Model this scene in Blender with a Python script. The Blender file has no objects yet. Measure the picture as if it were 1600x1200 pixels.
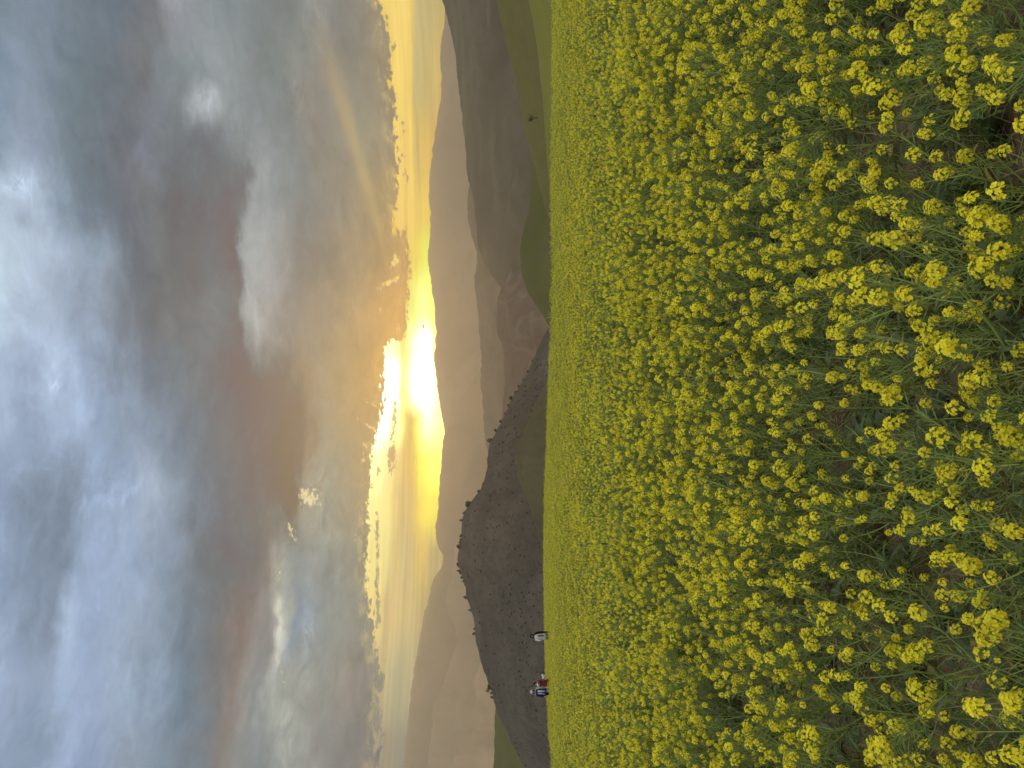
import bpy, math, random
import numpy as np
from math import radians, sin, cos, pi, tan, atan2, sqrt
from mathutils import Vector, Matrix, noise as mnoise

random.seed(7)
rng = np.random.default_rng(11)
S = bpy.context.scene
COL = S.collection

# ------------------------------------------------------------------ camera
F = 1202.0                                   # focal length in photograph pixels (1600 wide)
PITCH = math.atan2(30.0, F)
EYE = 1.6
R_ = Vector((1, 0, 0)); FW = Vector((0, cos(PITCH), sin(PITCH))); UP = Vector((0, -sin(PITCH), cos(PITCH)))

def ray(x, y):
    """direction seen at photograph pixel (x, y); the picture lies on its side: up is to the left"""
    return (FW * F + R_ * (600 - y) + UP * (800 - x)).normalized()

def az_el(x, y):
    d = ray(x, y)
    return math.degrees(atan2(d.x, d.y)), math.degrees(math.asin(d.z))

cam = bpy.data.cameras.new('camera')
cam.sensor_width = 36; cam.lens = 36 * F / 1600
cam.clip_start = 0.05; cam.clip_end = 60000
camo = bpy.data.objects.new('camera', cam); COL.objects.link(camo)
M = Matrix.Identity(3)
M.col[0] = -UP; M.col[1] = R_; M.col[2] = -FW
camo.matrix_world = Matrix.Translation((0, 0, EYE)) @ M.to_4x4()
S.camera = camo

# ------------------------------------------------------------------ render settings
S.render.engine = 'CYCLES'
S.view_settings.view_transform = 'Standard'; S.view_settings.look = 'None'
S.view_settings.gamma = 1; S.view_settings.use_curve_mapping = False
S.view_settings.exposure = 0.0
C = S.cycles
C.use_denoising = True
C.max_bounces = 5; C.diffuse_bounces = 3; C.glossy_bounces = 2; C.transmission_bounces = 3
C.transparent_max_bounces = 6; C.volume_bounces = 0
C.caustics_reflective = False; C.caustics_refractive = False
C.sample_clamp_indirect = 4

# ------------------------------------------------------------------ sun
SUN_AZ, SUN_EL = az_el(652, 585)
SUN_EL = 8.6
sd = Vector((sin(radians(SUN_AZ)) * cos(radians(SUN_EL)), cos(radians(SUN_AZ)) * cos(radians(SUN_EL)), sin(radians(SUN_EL))))
sl = bpy.data.lights.new('sun', 'SUN'); sl.energy = 0.56; sl.angle = radians(10); sl.color = (1.0, 0.64, 0.30)
so = bpy.data.objects.new('sun', sl); COL.objects.link(so)
so.rotation_euler = (-sd).to_track_quat('-Z', 'Y').to_euler(); so.location = (0, 0, 50)

HAZE = 2.4e-4
HAZE_TOP = 565.0
HAZE_G = 0.72

# ------------------------------------------------------------------ node helpers
class X:
    """a node socket with arithmetic"""
    nt = None
    def __init__(s, v): s.v = v
    @staticmethod
    def op(kind, *a, clamp=False):
        n = X.nt.nodes.new('ShaderNodeMath'); n.operation = kind; n.use_clamp = clamp
        for i, q in enumerate(a):
            q = q.v if isinstance(q, X) else q
            if isinstance(q, (int, float)): n.inputs[i].default_value = float(q)
            else: X.nt.links.new(q, n.inputs[i])
        return X(n.outputs[0])
    def __add__(s, o): return X.op('ADD', s, o)
    __radd__ = __add__
    def __sub__(s, o): return X.op('SUBTRACT', s, o)
    def __rsub__(s, o): return X.op('SUBTRACT', o, s)
    def __mul__(s, o): return X.op('MULTIPLY', s, o)
    __rmul__ = __mul__
    def __truediv__(s, o): return X.op('DIVIDE', s, o)
    def __rtruediv__(s, o): return X.op('DIVIDE', o, s)
    def __pow__(s, o): return X.op('POWER', s, o)
def xmax(a, b): return X.op('MAXIMUM', a, b)
def xmin(a, b): return X.op('MINIMUM', a, b)
def xexp(a): return X.op('EXPONENT', a)
def sat(a): return X.op('ADD', a, 0.0, clamp=True)
def smooth(v, a, b):
    n = X.nt.nodes.new('ShaderNodeMapRange'); n.interpolation_type = 'SMOOTHSTEP'
    X.nt.links.new(v.v, n.inputs[0]); n.inputs[1].default_value = a; n.inputs[2].default_value = b
    return X(n.outputs[0])
def lin(c):
    return tuple(((v / 255) / 12.92 if v <= 10 else ((v / 255 + .055) / 1.055) ** 2.4) for v in c)
def setin(sock, v):
    if isinstance(v, X): X.nt.links.new(v.v, sock)
    elif hasattr(v, 'node'): X.nt.links.new(v, sock)
    elif isinstance(v, tuple) and len(v) == 3 and sock.type == 'RGBA': sock.default_value = (*v, 1)
    else: sock.default_value = v
def mix(f, a, b, mode='MIX', clampf=True):
    n = X.nt.nodes.new('ShaderNodeMix'); n.data_type = 'RGBA'; n.blend_type = mode; n.clamp_factor = clampf
    setin(n.inputs[0], f); setin(n.inputs[6], a); setin(n.inputs[7], b)
    return X(n.outputs[2])
def vecop(kind, a, b, out=0):
    n = X.nt.nodes.new('ShaderNodeVectorMath'); n.operation = kind
    setin(n.inputs[0], a); 
    if kind == 'SCALE': setin(n.inputs[3], b)
    else: setin(n.inputs[1], b)
    return X(n.outputs[out])
def fbm(vec, scale=1.0, detail=4, rough=0.5, dist=0.0, color=False, lac=2.0):
    n = X.nt.nodes.new('ShaderNodeTexNoise'); n.noise_dimensions = '3D'
    setin(n.inputs['Vector'], vec); n.inputs['Scale'].default_value = scale
    n.inputs['Detail'].default_value = detail; n.inputs['Roughness'].default_value = rough
    n.inputs['Distortion'].default_value = dist; n.inputs['Lacunarity'].default_value = lac
    return X(n.outputs[1 if color else 0])
def ramp(fac, stops, interp='LINEAR'):
    n = X.nt.nodes.new('ShaderNodeValToRGB'); r = n.color_ramp; r.interpolation = interp
    stops = sorted(stops, key=lambda q: q[0])
    r.elements[0].position = stops[0][0]; r.elements[0].color = (*stops[0][1], 1)
    r.elements[1].position = stops[-1][0]; r.elements[1].color = (*stops[-1][1], 1)
    for p, c in stops[1:-1]:
        e = r.elements.new(p); e.color = (*c, 1)
    setin(n.inputs[0], fac)
    return X(n.outputs[0])
def sepxyz(v):
    n = X.nt.nodes.new('ShaderNodeSeparateXYZ'); setin(n.inputs[0], v); return [X(o) for o in n.outputs]
def comb(a, b, c):
    n = X.nt.nodes.new('ShaderNodeCombineXYZ'); setin(n.inputs[0], a); setin(n.inputs[1], b); setin(n.inputs[2], c); return X(n.outputs[0])

# ------------------------------------------------------------------ sky
world = bpy.data.worlds.new('World'); S.world = world; world.use_nodes = True
nt = world.node_tree; nt.nodes.clear(); X.nt = nt
tc = nt.nodes.new('ShaderNodeTexCoord')
D = vecop('NORMALIZE', X(tc.outputs['Generated']), (0, 0, 0))
dx, dy, dz = sepxyz(D)
U = X.op('ARCTAN2', dx, dy) * 57.29578
V = X.op('ARCSINE', dz) * 57.29578
VM = 36.0

grey = {   # photograph y -> (x, r, g, b) read along the cloud deck
 0: [(0,125,140,152),(60,130,142,157),(120,115,125,133),(180,110,120,130),(240,122,121,122),(262,150,152,158),(330,140,146,148),(400,134,139,139),(450,130,133,130),(478,152,152,147),(520,142,140,134),(560,150,142,130),(590,162,150,128)],
 100: [(0,125,140,158),(40,136,149,166),(100,115,128,136),(160,112,120,128),(220,120,120,122),(260,128,134,138),(320,140,146,148),(350,152,157,158),(400,138,142,142),(430,130,133,130),(470,145,146,140),(520,153,145,133),(560,156,147,131),(600,168,152,128)],
 165: [(0,130,145,162),(40,140,152,168),(95,117,129,137),(155,112,119,127),(215,119,120,124),(245,128,132,140),(290,128,132,134),(312,168,174,178),(335,172,176,178),(352,150,155,155),(400,140,145,145),(450,133,136,133),(500,150,142,132),(560,158,149,131),(605,170,154,128)],
 220: [(0,140,155,172),(40,145,157,176),(90,120,132,141),(150,112,118,125),(205,116,118,124),(232,133,137,147),(262,122,125,128),(330,114,115,118),(360,132,135,136),(400,148,152,152),(450,138,140,138),(500,148,141,131),(560,160,150,128),(612,174,156,126)],
 300: [(0,178,193,212),(50,174,189,208),(80,142,157,173),(130,115,125,136),(200,110,112,118),(240,117,116,117),(290,112,111,112),(340,112,112,112),(383,122,120,120),(397,163,165,165),(420,150,152,152),(470,138,138,134),(520,152,142,129),(580,175,155,122),(620,190,162,120)],
 400: [(0,196,213,227),(50,187,202,220),(110,166,181,202),(150,146,159,174),(200,113,116,123),(260,112,110,109),(300,118,115,113),(330,122,120,120),(380,114,110,108),(396,173,174,173),(430,160,160,158),(470,141,133,128),(520,150,138,124),(580,176,154,122),(620,202,165,116)],
 480: [(0,191,209,227),(60,178,192,213),(120,160,173,192),(180,128,132,141),(240,118,116,116),(300,126,123,121),(340,130,130,130),(384,124,120,118),(396,165,165,162),(412,184,184,181),(430,165,160,155),(460,150,142,134),(520,164,148,126),(570,190,160,120),(620,217,171,112)],
 580: [(0,171,189,213),(50,160,175,200),(92,187,204,229),(130,155,170,195),(170,140,152,169),(220,125,132,143),(280,126,129,133),(320,124,122,122),(370,114,110,108),(420,124,115,108),(455,124,114,106),(482,158,139,117),(500,164,151,133),(540,176,153,120),(590,203,163,112),(620,232,181,105)],
 680: [(0,160,178,201),(60,150,165,188),(120,171,189,216),(160,150,168,193),(220,145,158,176),(280,125,132,143),(320,120,120,122),(370,120,115,112),(430,118,111,104),(462,118,109,101),(482,158,136,116),(510,166,156,138),(560,176,156,124),(600,197,165,120)],
 780: [(0,146,161,186),(60,126,139,157),(120,128,140,158),(155,152,170,197),(190,152,168,193),(230,167,180,197),(260,145,158,173),(300,125,130,138),(340,118,115,115),(400,126,116,108),(440,118,109,100),(466,124,109,94),(484,172,162,140),(520,166,161,145),(560,171,153,125),(600,192,165,125)],
 880: [(0,151,169,196),(50,128,142,161),(90,125,138,156),(122,152,170,194),(170,161,179,206),(220,150,165,186),(260,140,152,169),(310,120,122,125),(350,115,115,115),(390,120,115,112),(412,142,129,118),(433,172,168,154),(470,153,155,150),(520,150,148,140),(570,166,155,133),(610,192,170,130)],
 980: [(0,166,183,209),(40,146,161,183),(80,130,142,161),(110,171,189,213),(150,155,172,200),(200,159,173,193),(240,148,162,179),(290,120,130,139),(330,122,122,122),(370,140,122,112),(400,150,142,135),(422,146,140,134),(434,186,184,170),(460,146,156,166),(510,155,155,148),(570,155,148,132),(600,182,168,136)],
 1080: [(0,158,173,200),(60,150,165,186),(100,166,183,211),(150,155,169,196),(190,161,176,197),(240,140,155,173),(290,118,130,141),(330,126,123,120),(360,142,129,120),(380,150,145,138),(410,138,138,135),(440,168,168,157),(490,155,152,142),(540,155,145,132),(580,149,140,129),(600,178,167,138)],
 1190: [(0,150,165,190),(60,136,153,173),(100,156,173,199),(140,142,157,185),(200,146,157,172),(260,130,142,155),(300,125,130,136),(330,136,126,118),(360,148,145,138),(410,135,138,138),(450,161,161,150),(500,150,145,138),(550,145,138,128),(590,145,135,126)],
}
low = {    # the bright gap under the deck, down to the far ridges
 0: [(580,250,215,130),(600,252,218,126),(625,253,222,132),(640,248,214,126),(647,212,192,136),(665,208,190,138),(690,214,190,132)],
 120: [(580,250,215,128),(605,252,212,112),(622,253,222,130),(642,250,217,126),(649,212,192,136),(665,214,192,135),(688,228,197,130)],
 240: [(600,250,212,122),(622,252,217,128),(642,250,214,126),(650,224,196,130),(662,246,209,124),(675,236,196,122)],
 330: [(605,250,210,122),(625,252,214,126),(645,250,212,124),(660,252,217,122),(672,250,214,118)],
 400: [(600,250,205,120),(635,250,209,124),(650,252,224,116),(664,255,250,124)],
 480: [(600,253,220,130),(635,255,234,145),(645,255,255,140),(660,258,258,180),(678,258,258,150)],
 540: [(600,262,262,235),(625,258,250,170),(634,255,246,130),(645,265,265,225),(665,268,268,262),(680,262,260,200)],
 600: [(598,268,268,262),(620,268,268,260),(629,258,250,150),(640,266,266,225),(660,270,270,268),(685,266,264,220)],
 660: [(590,268,268,260),(622,264,264,210),(632,250,232,135),(641,236,196,122),(650,256,242,125),(666,268,268,250),(692,264,262,190)],
 720: [(582,262,262,210),(605,258,250,175),(622,250,220,145),(635,236,195,125),(648,245,209,115),(656,256,250,120),(676,262,260,150)],
 790: [(576,256,250,165),(600,256,248,165),(612,250,224,145),(625,228,195,133),(640,228,195,130),(652,248,214,120),(664,256,241,115),(682,256,246,112)],
 870: [(574,253,232,150),(602,254,234,155),(613,226,199,138),(640,222,195,140),(656,236,204,126),(664,242,205,124),(672,214,188,136)],
 960: [(576,253,224,145),(592,252,222,145),(600,214,190,138),(612,224,196,138),(640,220,195,140),(656,212,188,136),(668,205,180,134)],
 1060: [(588,205,186,142),(600,214,192,140),(612,196,184,146),(640,200,185,142),(656,192,176,138)],
 1190: [(590,195,183,148),(606,206,186,138),(620,196,184,146),(640,184,177,148),(656,180,170,140)],
}
def table(tab, u, v):
    cols = []
    for y, st in tab.items():
        stops = []
        for (x, r, g, b) in st:
            e = az_el(x, y)[1]
            c = tuple(lin((min(q, 255),))[0] * (1 + max(0, q - 255) / 9.0) for q in (r, g, b))
            stops.append((e / VM, c))
        cols.append((az_el(800, y)[0], stops))
    cols.sort(key=lambda q: q[0])
    f = v / VM
    out = ramp(f, cols[0][1])
    for i in range(1, len(cols)):
        w = smooth(u, cols[i-1][0], cols[i][0])
        out = mix(w, out, ramp(f, cols[i][1]))
    return out

# domain warping with noise on the direction itself
W1 = fbm(vecop('MULTIPLY', D, (5, 5, 15)), 1.0, 5, 0.55, color=True)
w1x, w1y, w1z = sepxyz(W1)
W2 = fbm(vecop('MULTIPLY', D, (22, 22, 55)), 1.0, 6, 0.62, color=True)
w2x, w2y, w2z = sepxyz(W2)
damp = smooth(V, 6.0, 16.0)
Ug = U + (w1x - .5) * 6.0 + (w2x - .5) * 2.5
Vg = V + (w1y - .5) * (1.0 + damp * 2.2) + (w2y - .5) * (0.7 + damp * 1.3)
deck = table(grey, Ug, Vg)
# billows: soft broad shading of the cloud, and fine fibres
b1 = fbm(vecop('MULTIPLY', D, (9, 9, 24)), 1.0, 7, 0.58, dist=0.6)
b2 = fbm(vecop('MULTIPLY', D, (34, 34, 70)), 1.0, 6, 0.6, dist=0.9)
lum = 1.0 + (b1 - .5) * 0.44 + (b2 - .5) * 0.36
deck = vecop('SCALE', deck, lum)
b3 = fbm(vecop('ADD', vecop('MULTIPLY', D, (16, 16, 38)), W1), 1.0, 9, 0.66, dist=1.6)
wisp = smooth(b3, 0.52, 0.72) * smooth(V, 11.0, 15.0)
deck = vecop('SCALE', deck, 1.0 + wisp * 0.12 - smooth(b3, 0.50, 0.32) * 0.08)
# away from the picture: the deck goes on, cool and brightened to light the flowers, most at the zenith
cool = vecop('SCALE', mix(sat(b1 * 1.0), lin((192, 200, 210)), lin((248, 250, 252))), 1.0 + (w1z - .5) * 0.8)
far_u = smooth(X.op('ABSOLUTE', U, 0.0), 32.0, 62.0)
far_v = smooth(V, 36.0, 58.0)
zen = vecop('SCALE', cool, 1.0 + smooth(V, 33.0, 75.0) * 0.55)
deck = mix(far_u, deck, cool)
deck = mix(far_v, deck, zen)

fine = fbm(vecop('MULTIPLY', D, (60, 60, 130)), 1.0, 8, 0.68, dist=0.4)
fine2 = fbm(vecop('MULTIPLY', D, (150, 150, 260)), 1.0, 6, 0.7)
lowc = table(low, U + (w1x - .5) * 3.0, V + (w2y - .5) * 0.55 + (w1y - .5) * 0.3 + (fine - .5) * 0.5)
streak = fbm(vecop('MULTIPLY', D, (7, 7, 260)), 1.0, 4, 0.55)
lowc = vecop('SCALE', lowc, 1.0 + (streak - .5) * 0.5 - smooth(fine, .56, .70) * .10 * smooth(V, 9.2, 9.8))
lowc = mix(smooth(X.op('ABSOLUTE', U, 0.0), 30.0, 60.0), lowc, lin((178, 174, 165)))

edge = [(0,592),(35,600),(80,613),(105,603),(150,613),(215,616),(250,622),(275,618),(300,620),(358,613),(368,634),(460,636),(505,634),(528,631),
        (536,604),(560,600),(640,597),(670,593),(700,584),(730,579),(770,576),(820,573),(880,573),(940,575),(985,581),(1015,589),(1060,595),(1110,592),(1200,590)]
estops = []
for y, x in edge:
    a, e = az_el(x, y); estops.append((a / 60 + .5, (e / 20,) * 3))
eV = X(sepxyz(ramp((U + (fine - .5) * 2.6 + (w2x - .5) * 1.6) / 60.0 + .5, estops))[0].v) * 20.0
gap = smooth(eV - V + (fine - .5) * 2.1 + (fine2 - .5) * 1.0 + (w1z - .5) * 0.4, -0.06, 0.12)
leftfade = smooth(U, -26.0, -19.0)
# lit rims and loose golden shreds below the deck
def blob(px, py, sx, sy, rot=0.0):
    a, e = az_el(px, py)
    k = 0.0477 * cos(radians(e)) ** 2
    du = (U - a) / k; dv = (V - e) / k
    cr, sr = cos(radians(rot)), sin(radians(rot))
    p = (du * cr + dv * sr) / sy; q = (dv * cr - du * sr) / sx
    return xexp((p * p + q * q) * -0.5)
# holes of dark cloud inside the bright gap
dark = blob(617, 650, 3.5, 55) * 0.75 + blob(610, 705, 5, 26) * .8 + blob(590, 870, 3.0, 70, 2) * 0.8 + blob(615, 150, 4, 14) * 0.9 + blob(662, 511, 1.8, 4) * 1.1 \
     + blob(590, 735, 5, 12) * 0.7 + blob(605, 20, 6, 16) * 0.55 + blob(592, 960, 4, 24) * 0.7 + blob(632, 245, 4, 50) * .45
dk = smooth(dark + (fine - .5) * 2.4 + (fine2 - .5) * 1.6, 0.50, 0.80)
gap = gap * (1.0 - dk * 0.85)
gap = gap * (0.45 + leftfade * 0.55)
shred = blob(611, 440, 4, 18, -62) * 1.1 + blob(615, 412, 5, 12, -20) + blob(575, 665, 4, 18, 55) + blob(586, 635, 3, 20, 55) * .8 + blob(484, 776, 14, 14) * 1.25 \
      + blob(456, 832, 5, 18, 20) * 0.95 + blob(569, 712, 4, 14) * 1.05 + blob(557, 835, 2.6, 12) * 0.85 + blob(593, 484, 2.5, 6) * .7 + blob(618, 535, 4, 30, -12) * .7 \
      + blob(436, 925, 4, 40, 3) * .55 + blob(440, 1050, 5, 22, 20) * .55
sh = smooth(shred + (fine - .5) * 2.6 + (fine2 - .5) * 3.0, 0.60, 1.25) * smooth(shred, 0.12, 0.45)
rim = xexp(((eV - V + (w2z - .5) * 1.2 + 0.35) / 0.5) ** 2.0 * -1.0) * smooth(fine, 0.45, 0.62) * 0.25
gold = mix(smooth(V, 10.0, 15.0), lin((255, 222, 140)), lin((242, 222, 168)))
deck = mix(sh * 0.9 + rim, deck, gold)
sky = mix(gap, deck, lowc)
sky = vecop('SCALE', sky, 1.0 - blob(35, 345, 13, 16) * .22 - blob(60, 1010, 18, 60) * .06 + (blob(32, 285, 16, 22) * .35 + blob(150, 775, 26, 40, 20) * .18 + blob(205, 770, 6, 22, -35) * .25 + blob(322, 155, 10, 16) * .2 + blob(85, 605, 14, 16) * .18 + blob(492, 30, 10, 26) * .15 + blob(437, 955, 7, 70, 3) * .28 + blob(480, 1000, 8, 45, 3) * .26 + blob(446, 1120, 9, 50, 6) * .2 + blob(505, 800, 14, 60, 12) * .14 + blob(462, 145, 6, 24) * .2) * smooth(b3, .42, .62) * 1.3)
# the shaft of light slanting up to the right of the sun
def shaft(x0, y0, x1, y1, off, w0, w1):
    a0, e0 = az_el(x0, y0); a1, e1 = az_el(x1, y1)
    L = math.hypot(a1 - a0, e1 - e0); tx, ty = (a1 - a0) / L, (e1 - e0) / L
    p = (U - a0) * tx + (V - e0) * ty
    q = (U - a0) * (-ty) + (V - e0) * tx - off
    f = p / L
    w = w0 + (w1 - w0) * sat(f)
    return xexp((q / w) * (q / w) * -0.5) * smooth(f, -0.02, 0.12) * (1.0 - smooth(f, 0.6, 1.15))
s1 = shaft(604, 402, 505, 60, 0.0, 0.13, 0.45)
s2 = shaft(604, 402, 505, 60, 0.24, 0.13, 0.38)
sky = mix(s1 * 0.36, sky, lin((214, 190, 128)))
sky = mix(s2 * 0.20, sky, lin((198, 160, 125)))
# glow of the clouds around the hidden sun
cg = vecop('DOT_PRODUCT', D, tuple(sd), out=1)
sky = mix(xexp((1.0 - cg) * -90.0) * 0.22 * (1.0 - gap), sky, lin((255, 200, 120)))

# light lost to and gained from the haze box between eye and sky
path = xmin(HAZE_TOP / xmax(X.op('SINE', V / 57.29578), 0.02), 9500.0)
T = xexp(path * -HAZE)
ph = ((1 - HAZE_G ** 2) / (4 * pi)) / (xmax(1 + HAZE_G ** 2 - 2 * HAZE_G * cg, 0.01) ** 1.5)
J = comb(ph * 0.345 + 0.35, ph * 0.183 + 0.308, ph * 0.05 + 0.225)
J = vecop('SCALE', J, 1.0 - T)
out = vecop('MAXIMUM', vecop('SCALE', vecop('SUBTRACT', sky, J), 1.0 / T), (0.02, 0.02, 0.02))
below = smooth(V, -4.0, 0.5)
out = mix(below, lin((96, 92, 84)), out)
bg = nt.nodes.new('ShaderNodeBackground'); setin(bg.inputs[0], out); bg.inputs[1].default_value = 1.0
# the clear sky behind the cloud deck
nis = nt.nodes.new('ShaderNodeTexSky'); nis.sky_type = 'NISHITA'; nis.sun_disc = False
nis.sun_elevation = radians(SUN_EL); nis.sun_rotation = radians(SUN_AZ)
bg2 = nt.nodes.new('ShaderNodeBackground'); nt.links.new(nis.outputs[0], bg2.inputs[0]); bg2.inputs[1].default_value = 0.05
ms = nt.nodes.new('ShaderNodeMixShader'); ms.inputs[0].default_value = 0.06
wo = nt.nodes.new('ShaderNodeOutputWorld')
nt.links.new(bg.outputs[0], ms.inputs[1]); nt.links.new(bg2.outputs[0], ms.inputs[2]); nt.links.new(ms.outputs[0], wo.inputs[0])
world.cycles.sampling_method = 'MANUAL'; world.cycles.sample_map_resolution = 1024

# ------------------------------------------------------------------ materials
def material(name):
    m = bpy.data.materials.new(name); m.use_nodes = True
    X.nt = m.node_tree; m.node_tree.nodes.clear()
    o = m.node_tree.nodes.new('ShaderNodeOutputMaterial')
    return m, o
def obj_coord(): return X(X.nt.nodes.new('ShaderNodeTexCoord').outputs['Object'])
def geo_pos(): return X(X.nt.nodes.new('ShaderNodeNewGeometry').outputs['Position'])
def principled(color, rough=0.8, spec=0.2, bump=None, bstr=0.3, bdist=0.01):
    p = X.nt.nodes.new('ShaderNodeBsdfPrincipled')
    setin(p.inputs['Base Color'], color); setin(p.inputs['Roughness'], rough); setin(p.inputs['Specular IOR Level'], spec)
    if bump is not None:
        b = X.nt.nodes.new('ShaderNodeBump'); setin(b.inputs['Height'], bump)
        b.inputs['Strength'].default_value = bstr; b.inputs['Distance'].default_value = bdist
        X.nt.links.new(b.outputs[0], p.inputs['Normal'])
    return p
def finish(m, o, p): m.node_tree.links.new(p.outputs[0], o.inputs[0]); return m
def attr(name):
    n = X.nt.nodes.new('ShaderNodeAttribute'); n.attribute_name = name; return X(n.outputs['Fac'])
def objrand(): return X(X.nt.nodes.new('ShaderNodeObjectInfo').outputs['Random'])

def leafy(name, c0, c1, trans, rough=0.55, spec=0.25, tint='tint', c2=None, c2amt=0.0, mottle=False):
    """thin plant tissue: reflects and lets light through; colour varies from piece to piece"""
    m, o = material(name)
    t = attr(tint)
    col = mix(t, c0, c1)
    if c2: col = mix(smooth(X.op('FRACT', t * 7.31 + objrand(), 0.0), 1 - c2amt, 1 - c2amt * .6), col, c2)
    r = objrand()
    col = vecop('SCALE', col, 0.85 + r * 0.3)
    if mottle:
        gp = geo_pos(); nn = fbm(gp, 55.0, 4, 0.65)
        col = vecop('SCALE', col, 0.55 + nn * 0.9)
        col = mix(smooth(nn, 0.62, 0.78) * 0.4, col, (0.24, 0.22, 0.10))
    p = principled(col, rough, spec)
    tr = X.nt.nodes.new('ShaderNodeBsdfTranslucent'); setin(tr.inputs[0], col)
    mx = X.nt.nodes.new('ShaderNodeMixShader'); mx.inputs[0].default_value = trans
    X.nt.links.new(p.outputs[0], mx.inputs[1]); X.nt.links.new(tr.outputs[0], mx.inputs[2])
    m.node_tree.links.new(mx.outputs[0], o.inputs[0])
    return m
PETAL = leafy('yellow_petal', (0.90, 0.74, 0.020), (0.96, 0.90, 0.055), 0.40, 0.6, 0.2, c2=(0.84, 0.56, 0.02), c2amt=0.10)
BUD = leafy('flower_bud', (0.42, 0.46, 0.04), (0.70, 0.64, 0.05), 0.15)
STEM = leafy('plant_stem', (0.155, 0.215, 0.036), (0.34, 0.40, 0.10), 0.12, 0.5, 0.3)
LEAF = leafy('plant_leaf', (0.052, 0.084, 0.020), (0.130, 0.165, 0.055), 0.25, 0.45, 0.4, c2=(0.32, 0.27, 0.06), c2amt=0.04, mottle=True)

# ------------------------------------------------------------------ mesh helpers
class MB:
    """collects faces, then makes one mesh object"""
    def __init__(s): s.v = []; s.f = []; s.m = []; s.t = []
    def face(s, pts, mi=0, t=0.5):
        n = len(s.v); s.v.extend(pts); s.f.append(tuple(range(n, n + len(pts)))); s.m.append(mi); s.t.append(t)
    def tube(s, pts, rad, sides=4, mi=0, t=0.5, cap=False):
        n0 = len(s.v); k = len(pts)
        for i, p in enumerate(pts):
            a = (pts[min(i + 1, k - 1)] - pts[max(i - 1, 0)])
            a = a.normalized() if a.length > 1e-9 else Vector((0, 0, 1))
            u = a.orthogonal().normalized(); w = a.cross(u)
            r = rad[i] if isinstance(rad, (list, tuple)) else rad
            for j in range(sides):
                q = 2 * pi * j / sides
                s.v.append(p + (u * cos(q) + w * sin(q)) * r)
        for i in range(k - 1):
            for j in range(sides):
                a = n0 + i * sides + j; b = n0 + i * sides + (j + 1) % sides
                s.f.append((a, b, b + sides, a + sides)); s.m.append(mi); s.t.append(t)
        if cap:
            s.f.append(tuple(n0 + (k - 1) * sides + j for j in range(sides))); s.m.append(mi); s.t.append(t)
            s.f.append(tuple(n0 + j for j in reversed(range(sides)))); s.m.append(mi); s.t.append(t)
    def add(s, o, mat, tshift=0.0):
        n = len(s.v); s.v.extend([mat @ p for p in o.v]); s.f.extend([tuple(i + n for i in f) for f in o.f])
        s.m.extend(o.m); s.t.extend([min(1, max(0, t + tshift)) for t in o.t])
    def mesh(s, name, mats, smooth_=False):
        me = bpy.data.meshes.new(name)
        me.from_pydata([tuple(p) for p in s.v], [], s.f)
        for m in mats: me.materials.append(m)
        me.polygons.foreach_set('material_index', s.m)
        a = me.attributes.new('tint', 'FLOAT', 'FACE'); a.data.foreach_set('value', s.t)
        if smooth_: me.polygons.foreach_set('use_smooth', [True] * len(s.f))
        me.update(); return me
def link(name, me, parent=None, loc=None, kind=None):
    o = bpy.data.objects.new(name, me); COL.objects.link(o)
    if parent: o.parent = parent
    if loc is not None: o.location = loc
    if kind: o['kind'] = kind
    return o
def tag(o, label, cat, group=None):
    o['label'] = label; o['category'] = cat
    if group: o['group'] = group
    return o
def rnd(a, b): return random.uniform(a, b)

# ------------------------------------------------------------------ field terrain
EDGE = [(-400, 41), (0, 44), (300, 44), (420, 41), (520, 42), (600, 49), (680, 57), (740, 65), (850, 75), (980, 76), (1060, 69), (1110, 58), (1200, 46), (1600, 41)]
EA = np.array([az_el(800, y)[0] for y, _ in EDGE][::-1]); ER = np.array([r for _, r in EDGE][::-1], float)
def edge_r(x, y):
    return np.interp(np.degrees(np.arctan2(x, np.maximum(y, 1e-3))), EA, ER)
def vnoise(x, y, f, seed=0.0):
    return np.array([mnoise.noise(Vector((a * f, b * f, seed))) for a, b in zip(np.ravel(x), np.ravel(y))]).reshape(np.shape(x))
def fnoise(x, y, f, seed=0.0, oc=4):
    return np.array([mnoise.fractal(Vector((a * f, b * f, seed)), 0.9, 2.1, oc) for a, b in zip(np.ravel(x), np.ravel(y))]).reshape(np.shape(x))
def field_z(x, y):
    r = np.hypot(x, y); R = edge_r(x, y)
    d = np.maximum(0, r - R)
    back = np.where(y < 0, 0, 1)
    drop = np.where(d < 40, 0.004 * d * d + 0.02 * d, 0.004 * 1600 + 0.8 + 0.30 * (d - 40))
    z = -drop * back
    z -= 0.0042 * np.maximum(0, r - 9) * back
    z += 0.05 * np.sin(x * 0.21 + 1.0) * np.sin(y * 0.17) * np.clip(r / 10, 0, 1)
    return np.maximum(z, -58)

def grid_mesh(name, P, closed=False):
    """P: rows x cols x 3"""
    nr, nc = P.shape[:2]
    me = bpy.data.meshes.new(name)
    me.vertices.add(nr * nc); me.vertices.foreach_set('co', P.reshape(-1).astype(np.float32))
    i = np.arange(nr - 1)[:, None] * nc + np.arange(nc - 1)[None, :]
    q = np.stack([i, i + 1, i + nc + 1, i + nc], -1).reshape(-1, 4)
    me.loops.add(q.size); me.loops.foreach_set('vertex_index', q.reshape(-1).astype(np.int32))
    me.polygons.add(len(q)); me.polygons.foreach_set('loop_start', np.arange(0, q.size, 4, dtype=np.int32))
    me.polygons.foreach_set('loop_total', np.full(len(q), 4, np.int32))
    me.polygons.foreach_set('use_smooth', np.ones(len(q), bool))
    me.update(); me.validate(); return me

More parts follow.
